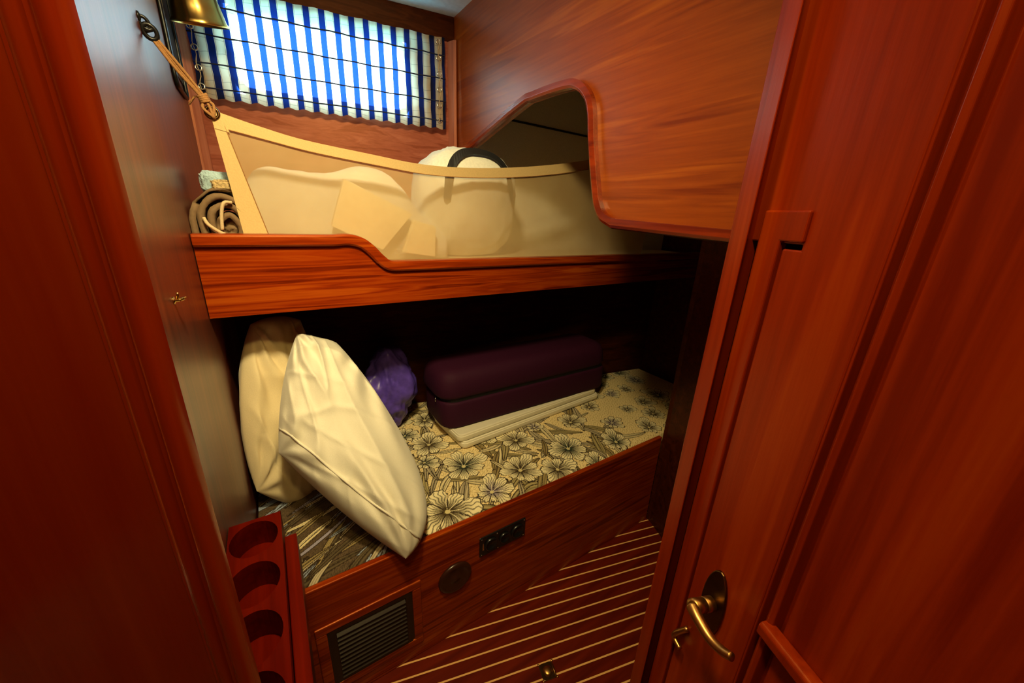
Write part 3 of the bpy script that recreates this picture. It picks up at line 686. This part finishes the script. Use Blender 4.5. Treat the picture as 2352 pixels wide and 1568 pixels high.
# ------------------------------------------------------------------ rope lashing with snap hook
eye = pX(316, 36, WL); k0 = pl(352, 84, (0, 1.23, 0), (0, 1, 0))
rp = thing('rope_lashing', 'tan rope lashing hooked to the bulkhead and laced to the lee cloth', 'rope', tuple(eye))
e0 = eye+np.array([.004, 0, 0]); k0 = eye*.2+pY(352, 86, 1.24)*.8 if False else pY(354, 88, eye[1]+.01)
dirv = (k0-e0); ln = np.linalg.norm(dirv); dv = dirv/ln; sd = np.cross(dv, np.array([0, 1.0, 0])); sd /= np.linalg.norm(sd)
G().lathe(eye, (1, 0, 0), [(0, 0), (.009, 0), (.008, .003), (.0, .006)], 14).out('eye_plate', MAT['hookmetal'], rp, smooth=True)
def link(c, L_, w, r):
    pts = [c+dv*(L_*math.cos(t))+sd*(w*math.sin(t)) for t in np.linspace(0, 2*PI, 24, endpoint=False)]
    return G().tube(pts, r, 8, closed=True)
link(e0+dv*ln*.28, ln*.30, .007, .0035).out('hook_shackle', MAT['hookmetal'], rp, smooth=True)
link(e0+dv*ln*.70, ln*.36, .0105, .0045).tube([e0+dv*ln*.62-sd*.01, e0+dv*ln*.62+sd*.01], .004, 8).out('snap_hook', MAT['hookmetal'], rp, smooth=True)
end = pY(466, 222, YL-.01)
for j, (o1, o2) in enumerate(((-.006, -.004), (0.0, .003), (.006, .001))):
    G().tube(spline([k0+sd*o1*.6, k0*.5+end*.5+sd*o1*1.1+np.array([0, o2, -.002*j]), end+sd*o1*.5], 10), .0034, 8).out('strand', MAT['rope'], rp, smooth=True)
wp = []
for i in range(60):
    t = i/59; a = t*2*PI*4; c_ = end+(gr-end)*(t*.45-.1); wp.append(c_+sd*.0085*math.cos(a)+np.array([0, 1, 0])*.0085*math.sin(a))
G().tube(wp, .0032, 8).out('whipping', MAT['rope'], rp, smooth=True)
e2 = end+(gr-end)*.25
for sgn, w_ in ((1, .011), (-1, .012), (.3, .006)):
    lo = spline([e2, e2*.5+gr*.5+sd*w_*sgn+np.array([0, -.006, 0]), gr+np.array([.002, -.006, -.010]), gr+np.array([.0, .006, -.006])], 8)
    G().tube(lo, .0033, 8).out('loop', MAT['rope'], rp, smooth=True)
tl0 = pY(447, 222, YL); tl1 = pY(434, 240, YL)
G().tube([end, tl0, tl1], .0022, 8).out('loose_end', MAT['rope'], rp, smooth=True)

# ------------------------------------------------------------------ things on the upper bunk
# folded fleece blanket
bx0 = pY(574, 400, 1.42)[0]; prof_top = spline([pY(x, y, 1.42) for x, y in ((566, 420), (600, 388), (680, 396), (745, 402), (830, 387), (885, 402), (925, 440), (960, 490), (1010, 520))], 6)
def blanket(u, v):
    f = u*(len(prof_top)-1); i = min(int(f), len(prof_top)-2); t = prof_top[i]*(1-(f-i))+prof_top[i+1]*(f-i)
    a = v*PI; yy = 1.42-.07*math.cos(a)*1.0; h = math.sin(a)**.45 if 0 < v < 1 else 0
    z = zt+.002+(t[2]-zt)*h
    p = np.array([t[0], yy+.0, z]); p = p + np.array([.2, .6, .5])*.010*fbm(p, 14, 2)*(h > .05)
    p[2] = max(p[2], zt+.002); return p
o = G().grid(blanket, 70, 30).out('blanket', MAT['fleece'], None, smooth=True, solid=.006); tag(o, 'rumpled white fleece blanket behind the lee cloth mesh', 'blanket')
# white pillow bag with black strap
wbc = pY(1075, 440, 1.44); topz = pY(1110, 345, 1.46)[2]
wbag = thing('stuff_sack', 'white cloth sack with a black strap bulging over the lee cloth', 'sack', (wbc[0], 1.45, zt))
blob('body', (wbc[0]+.0, 1.47, (topz+zt)/2-.004), (.205, .155, (topz-zt)/2), MAT['white_cloth'], 2.0, .010, 6, parent=wbag, power=2.7, flat=zt+.002, ridg=.5)
_c = np.array([wbc[0], 1.47, (topz+zt)/2-.004]); _r = np.array([.205, .155, (topz-zt)/2])
def onsack(dx, dy, o):
    k_ = max(0, 1-abs(dx/_r[0])**2.7-abs(dy/_r[1])**2.7); return _c+np.array([dx, dy-o*.6, _r[2]*k_**(1/2.7)+o])
V = []
for i in range(31):
    t = -.15+.30*i/30; dy = -.105-.035*abs(t/.15)**2
    V += [onsack(t, dy-.012, .012), onsack(t, dy+.010, .013)]
G().add(V, [(2*i, 2*i+2, 2*i+3, 2*i+1) for i in range(30)]).out('strap', MAT['black_strap'], wbag, solid=.003)
# cream card folder leaning on the mesh
cc = [pY(790, 410, YL+.035), pY(948, 492, YL+.035), pY(880, 575, YL+.028), pY(762, 520, YL+.028)]
o = G().prism(cc, (.0, .022, .004)).out('folder', MAT['card'], None, bevel=.003); tag(o, 'flat cream folder tilted behind the lee cloth mesh', 'folder')
cc = [pY(950, 505, YL+.03), pY(1002, 520, YL+.03), pY(1000, 590, YL+.026), pY(925, 580, YL+.026)]
o = G().prism(cc, (.0, .016, .003)).out('packet', MAT['card'], None, bevel=.003); tag(o, 'small pale packet beside the tilted folder behind the mesh', 'packet')
# rolled khaki bag
kc = pY(507, 493, TB+.03)
kb = thing('rolled_bag', 'rolled khaki canvas bag with pale drawcords on the upper bunk', 'bag', (kc[0], TB+.11, zt))
ka, kh = .072, float(pY(507, 432, TB+.03)[2]-zt)/2
kz = zt+kh+.002; kx = max(kc[0], WL+ka+.006)
V = []; NT, NL = 110, 10
for j in range(NL):
    for i in range(NT):
        t = i/(NT-1); a = PI*.8+t*2*PI*3.6; r_ = 1-.86*t
        wob = 1+.06*math.sin(a*2.3+j*.4)+.17*mnoise.noise(Vector((a*1.1, j*.5, 3)))*(.4+t)
        y = TB+.03+.17*j/(NL-1)+.028*(1-t)*0+.022*mnoise.noise(Vector((a*.8, 1.0, 9)))*(j == 0)
        x = kx+ka*r_*wob*math.cos(a); z = kz+kh*r_*wob*math.sin(a)
        yy = y + (.012*math.sin(t*40) if j == 0 else 0) - (1-t)*.012*(j == 0)
        V.append((max(x, WL+.008), max(yy, TB+.036), max(z, zt+.008)))
Fq = [(j*NT+i, j*NT+i+1, (j+1)*NT+i+1, (j+1)*NT+i) for j in range(NL-1) for i in range(NT-1)]
mk('roll', V, Fq, MAT['khaki'], kb, smooth=True, solid=.0135)
G().grid(lambda u, v: (max(kx+ka*1.08*math.cos(PI*(.38+.60*u)), WL+.007), TB+.060-.012*math.sin(u*5)+.15*v, kz+kh*.96*math.sin(PI*(.38+.60*u))+.006*mnoise.noise(Vector((u*5, v*3, 2)))), 24, 10).out('flap', MAT['khaki'], kb, smooth=True, solid=.005)
blob('core', (kx+.008, TB+.13, kz), (.034, .085, .030), MAT['khaki'], 6.0, .012, 9, parent=kb, n=24)
G().tube(spline([pY(532, 465, TB+.03), pY(514, 466, TB+.022), pY(509, 490, TB+.022), pY(511, 528, TB+.022)], 8), .0042, 8).out('drawcord', MAT['cord'], kb, smooth=True)
G().tube(spline([pY(468, 500, TB+.03), pY(478, 515, TB+.022), pY(500, 530, TB+.022), pY(522, 540, TB+.022)], 8), .0042, 8).out('drawcord', MAT['cord'], kb, smooth=True)
def slab(name, mat, x0, x1, y0, y1, z0, z1, seed, amp=.005):
    g = G(); n = 22; rx, ry, rz = (x1-x0)/2, (y1-y0)/2, (z1-z0)/2
    return blob(name, ((x0+x1)/2, (y0+y1)/2, (z0+z1)/2), (rx, ry, rz), mat, seed, amp, 12, power=5, n=30)
p0, p1 = pY(458, 392, 1.40), pY(535, 432, 1.40)
o = slab('towel', MAT['bluetowel'], max(p0[0], WL+.008), p1[0]+.03, 1.33, 1.50, 2*kh+zt-.012, p0[2], 1.0); tag(o, 'pale blue terry towel folded on the khaki bag', 'towel')
p0, p1 = pY(484, 413, 1.29), pY(545, 440, 1.29)
o = slab('knitted_cloth', MAT['knit'], p0[0], p1[0]+.01, 1.28, 1.33, p1[2], p0[2], 4.0); tag(o, 'tan knitted cloth folded in front of the pale blue towel', 'cloth')

# ------------------------------------------------------------------ window blind
OFF = .045
def pc(x, y): p = pH(x, y, OFF); return float((p-HP).dot(HD)), float(p[2])
cs0 = pc(436, 100)[0]; cs1 = pc(1022, 200)[0]; cz1 = 1.5+.568*K; cz0 = pc(760, 262)[1]
cb = thing('window_blind', 'navy and white striped cloth blind hung over the port', 'blind', tuple(hull((cs0+cs1)/2, cz0, OFF)))
NU, NV = 220, 60; V = []; UVs = []
cordf = [.09, .31, .56, .81]
def cpt(s, v, off=0):
    z = cz0+(cz1-cz0)*v
    seg = v*8.0; bul = .007*abs(math.sin(seg*PI*.5+.4))
    return hull(s, z, OFF+bul+.003*math.sin(s*150)*.5+.004*math.sin(s*40+v*9)+off)
for j in range(NV):
    for i in range(NU):
        s_ = cs0+(cs1-cs0)*i/(NU-1); v = j/(NV-1)
        pz = .0018*math.sin(s_*125)*math.sin(v*25)
        V.append(cpt(s_, v)+UP*(pz + (.003*math.sin(s_*126) if j == 0 else 0))); UVs.append(((s_-cs0-.010)/.0497+.5, v*8+.2))
mk('fabric', V, [(j*NU+i, j*NU+i+1, (j+1)*NU+i+1, (j+1)*NU+i) for j in range(NV-1) for i in range(NU-1)], MAT['curtain'], cb, smooth=True, uvs=UVs)
cordm = plain('navy cord', (.012, .015, .05), .8)
for v in cordf: G().tube([cpt(cs0+(cs1-cs0)*i/60, v, .004) for i in range(61)], .0022, 6).out('cord', cordm, cb, smooth=True)
for s_ in (cs0+.012, cs1-.026):
    for i in range(6):
        v = .95-.172*i; c_ = cpt(s_, v, .004)
        G().tube([c_+HD*.0085*math.cos(t)+UP*.0085*math.sin(t) for t in np.linspace(0, 2*PI, 18, endpoint=False)], .0026, 8, closed=True).out('ring', MAT['steel'], cb, smooth=True)
    G().tube([cpt(s_+.003*math.sin(i*1.3), .97-.9*i/24, .007) for i in range(25)], .0014, 6).out('lacing', MAT['cord'], cb, smooth=True)
# ------------------------------------------------------------------ brass reading lamp
lampb = pl(462, 58, hull(.1, 0, .17), HN); 
lamp = thing('reading_lamp', 'brass reading lamp with a bell shade beside the striped blind', 'lamp', tuple(lampb))
_v = ray(462, 58); _v /= np.linalg.norm(_v); ax = UP-_v*_v[2]*.86+np.array([-.10, 0, 0]); ax /= np.linalg.norm(ax)
Rb = .072
G().lathe(lampb, ax, [(Rb, 0), (Rb*1.02, .003), (Rb*.93, .012), (Rb*.86, .04), (Rb*.74, .08), (Rb*.55, .105), (Rb*.3, .12), (.012, .125), (.011, .16), (0, .16)], 40).out('shade', MAT['brass'], lamp, smooth=True, solid=.002)
tp = lampb+ax*.155
G().tube(spline([tp, tp+np.array([-.03, 0, .03]), np.array([WL+.03, tp[1]+.02, tp[2]+.03]), np.array([WL+.002, tp[1]+.02, tp[2]+.03])], 8), .006, 10).out('arm', MAT['brass'], lamp, smooth=True)
# ------------------------------------------------------------------ dark framed panel on the bulkhead
p1, p2 = pX(400, 192, WL), pX(418, 196, WL)
fp = thing('framed_panel', 'narrow dark framed panel on the bulkhead next to the blind', 'panel', (WL, 1.6, p1[2]))
fy0, fz0 = float(p1[1]), float(p1[2]); fy1 = fy0+.21; fz1 = CEIL-.02
rim = fillet([(WL+.006, fy0, fz0), (WL+.006, fy1, fz0), (WL+.006, fy1, fz1), (WL+.006, fy0, fz1)], [.03]*4)
G().tube(rim, .006, 8, closed=True).out('frame', MAT['hookmetal'], fp, smooth=True)
G().box(WL+.0005, WL+.004, fy0+.03, fy1-.012, fz0+.04, fz1-.01).out('inset', MAT['black'], fp)
# ------------------------------------------------------------------ coat hook
ch = pX(398, 690, WL); hk = thing('coat_hook', 'small brass coat hook on the dark bulkhead below the upper bunk rail', 'hook', tuple(ch))
G().lathe(ch, (1, 0, 0), [(0, 0), (.007, 0), (.0065, .002), (.003, .003), (.0025, .009), (0, .010)], 16).out('base', MAT['brass'], hk, smooth=True)
G().tube(spline([ch+np.array([.008, 0, 0]), ch+np.array([.013, .006, .001]), ch+np.array([.016, .014, .002])], 6), [.003]*8+[.002]*5, 8).tube([ch+np.array([.006, 0, 0]), ch+np.array([.008, 0, .010]), ch+np.array([.008, 0, .014])], .002, 8).out('prong', MAT['brass'], hk, smooth=True)
# ------------------------------------------------------------------ cup holder shelf
zs = 1.5-.565*K; fr_ = pZ(640, 1174, zs)
cs = thing('cup_shelf', 'dark mahogany cup shelf with a row of round recesses beside the door jamb', 'shelf', (WL, .7, zs-.08))
tx1 = float(pZ(648, 1390, zs)[0]); ty1 = float(fr_[1]); tx0 = WL+.002; ty0 = .395
holes = []
holes = [.778, .662, .552, .446]
tx1 = -.058; hx = -.1075
bm_g = G()
# top plate with round openings: fan strips between square cells and circles
ys = sorted(holes); cells = []
edges = [ty0]+[(ys[i]+ys[i+1])/2 for i in range(len(ys)-1)]+[ty1]
NS = 32
for i, cy in enumerate(ys):
    a0, a1 = edges[i], edges[i+1]
    rx_, ry_ = .0425, .049; rr = .040
    sq = []; ci = []
    for k_ in range(NS):
        t = 2*PI*(k_+.5)/NS; c_, s_ = math.cos(t), math.sin(t)
        lx = (tx1-hx) if c_ > 0 else (hx-tx0); ly = (a1-cy) if s_ > 0 else (cy-a0)
        m_ = min(lx/abs(c_), ly/abs(s_)); sq.append((hx+c_*m_, cy+s_*m_, zs)); ci.append((hx+c_*rx_, cy+s_*ry_, zs))
    V = sq+ci+[(x, y, zs-.062) for x, y, z in ci]
    Fq = [(k_, (k_+1) % NS, NS+(k_+1) % NS, NS+k_) for k_ in range(NS)]+[(NS+k_, NS+(k_+1) % NS, 2*NS+(k_+1) % NS, 2*NS+k_) for k_ in range(NS)]
    bm_g.add(V, Fq)
    for qx, qy in ((tx0, a0), (tx1, a0), (tx0, a1), (tx1, a1)):   # corner fill
        near = sorted(range(NS), key=lambda k_: (sq[k_][0]-qx)**2+(sq[k_][1]-qy)**2)[:2]
        bm_g.add([(qx, qy, zs), sq[near[0]], sq[near[1]]], [(0, 1, 2)])
    G().prism([(hx+rx_*.99*math.cos(t), cy+ry_*.99*math.sin(t), zs-.066) for t in np.linspace(0, 2*PI, 32, endpoint=False)], (0, 0, .006)).out('recess', MAT['cuphole'], cs, bevel=.002)
bm_g.add([(tx1, ty0, zs), (tx1, ty1, zs), (tx1, ty1, zs-.09), (tx1, ty0, zs-.09)], [(0, 1, 2, 3)]).add([(tx0, ty1, zs), (tx1, ty1, zs), (tx1, ty1, zs-.09), (tx0, ty1, zs-.09)], [(0, 1, 2, 3)]).add([(tx0, ty0, zs-.09), (tx1, ty0, zs-.09), (tx1, ty1, zs-.09), (tx0, ty1, zs-.09)], [(0, 1, 2, 3)])
bm_g.out('tray', MAT['cuphole'], cs)
sx = float(pZ(700, 1390, zs-.03)[0]); sy = float(pZ(695, 1217, zs-.03)[1])
G().box(tx1+.001, sx, ty0, sy, zs-.11, zs-.03).out('side_board', MAT['cuphole'], cs, bevel=.002)

# ------------------------------------------------------------------ floor ring latch
fl = pZ(1258, 1541, 0); lt = thing('floor_latch', 'round brass lift ring set in the striped floor', 'latch', tuple(fl))
fe = np.array([math.cos(math.radians(-14.5)), math.sin(math.radians(-14.5)), 0]); fn = np.array([-fe[1], fe[0], 0])
G().prism(fillet([fl+fe*a+fn*b for a, b in ((-.026, -.026), (.026, -.026), (.026, .026), (-.026, .026))], [.012]*4, 5), (0, 0, .0025)).out('plate', MAT['darkbrass'], lt, bevel=.001)
G().lathe(fl+UP*.002, (0, 0, 1), [(0.017, 0), (.016, .003), (.011, .006), (.005, .0072), (0, .0075)], 24).out('dome', MAT['bronze'], lt, smooth=True)
G().tube([fl+fe*.021-fn*.02+UP*.004, fl+fe*.021+fn*.02+UP*.004], .0016, 8).out('ring_bar', MAT['bronze'], lt, smooth=True)
for a, b in ((1, 1), (1, -1), (-1, 1), (-1, -1)):
    G().lathe(fl+fe*a*.0255+fn*b*.0255+UP*.0, (0, 0, 1), [(.004, 0), (.004, .003), (.002, .0045), (0, .0048)], 10).out('screw', MAT['bronze'], lt, smooth=True)

# ------------------------------------------------------------------ light
world = bpy.data.worlds.new('World'); bpy.context.scene.world = world; world.use_nodes = True
nt = world.node_tree; bg = nt.nodes['Background']
tc = nd(nt, 'ShaderNodeTexCoord'); sx_ = nd(nt, 'ShaderNodeSeparateXYZ'); L(nt, tc.outputs['Generated'], sx_.inputs[0])
L(nt, ramp(nt, math_(nt, 'ADD', math_(nt, 'MULTIPLY', sx_.outputs[2], .5), .5), [(.0, (.10, .30, .36)), (.48, (.22, .55, .72)), (.56, (.78, .96, 1.0)), (.8, (.62, .86, 1.0))]), bg.inputs[0])
bg.inputs[1].default_value = 26.0
def area(name, loc, to, sx, sy, power, col, portal=False, shape='RECTANGLE'):
    d = bpy.data.lights.new(name, 'AREA'); d.shape = shape; d.size = sx; d.size_y = sy; d.energy = power; d.color = col
    o = bpy.data.objects.new(name, d); C.objects.link(o); o.location = Vector(loc)
    dv_ = Vector(to)-Vector(loc); o.rotation_euler = dv_.to_track_quat('-Z', 'Y').to_euler()
    if portal: d.cycles.is_portal = True
    return o
pc_ = hull((S0+S1)/2, (Z0+Z1)/2, -.05)
area('daylight_portal', pc_, pc_+HN, S1-S0+.1, Z1-Z0+.1, 1, (1, 1, 1), True)
cl_ = area('ceiling_lamp', (.08, .44, CEIL-.03), (.26, 1.3, 1.0), .13, .13, 12.5, (1, .81, .40)); cl_.data.spread = math.radians(128)
area('passage_lamp', (-.04, .04, CEIL-.03), (.1, .0, 0), .14, .14, 7.5, (1, .72, .22))
_d = ray(2310, 1010); _t = (P0-CAM).dot(PN)/_d.dot(PN); _q = CAM+_d*_t; _r = _d-2*_d.dot(PN)*PN; _r /= np.linalg.norm(_r)
_w = _q+_r*((-.95-_q[0])/_r[0])
area('saloon_lamp', _w, _q, .2, .2, .8, (1, .66, .2))

# ------------------------------------------------------------------ camera
cd = bpy.data.cameras.new('camera'); cd.sensor_fit = 'HORIZONTAL'; cd.sensor_width = 36; cd.lens = 36*F/2352; cd.clip_start = .01
co = bpy.data.objects.new('camera', cd); C.objects.link(co)
mw = Matrix([[*MC[0], 0], [*MC[1], 0], [*MC[2], 1.5], [0, 0, 0, 1]]); co.matrix_world = mw
sc = bpy.context.scene; sc.camera = co
sc.view_settings.view_transform = 'Standard'; sc.view_settings.look = 'None'; sc.view_settings.exposure = 0.0; sc.view_settings.gamma = 1.0
sc.view_settings.use_curve_mapping = False
sc.cycles.max_bounces = 10; sc.cycles.transparent_max_bounces = 12
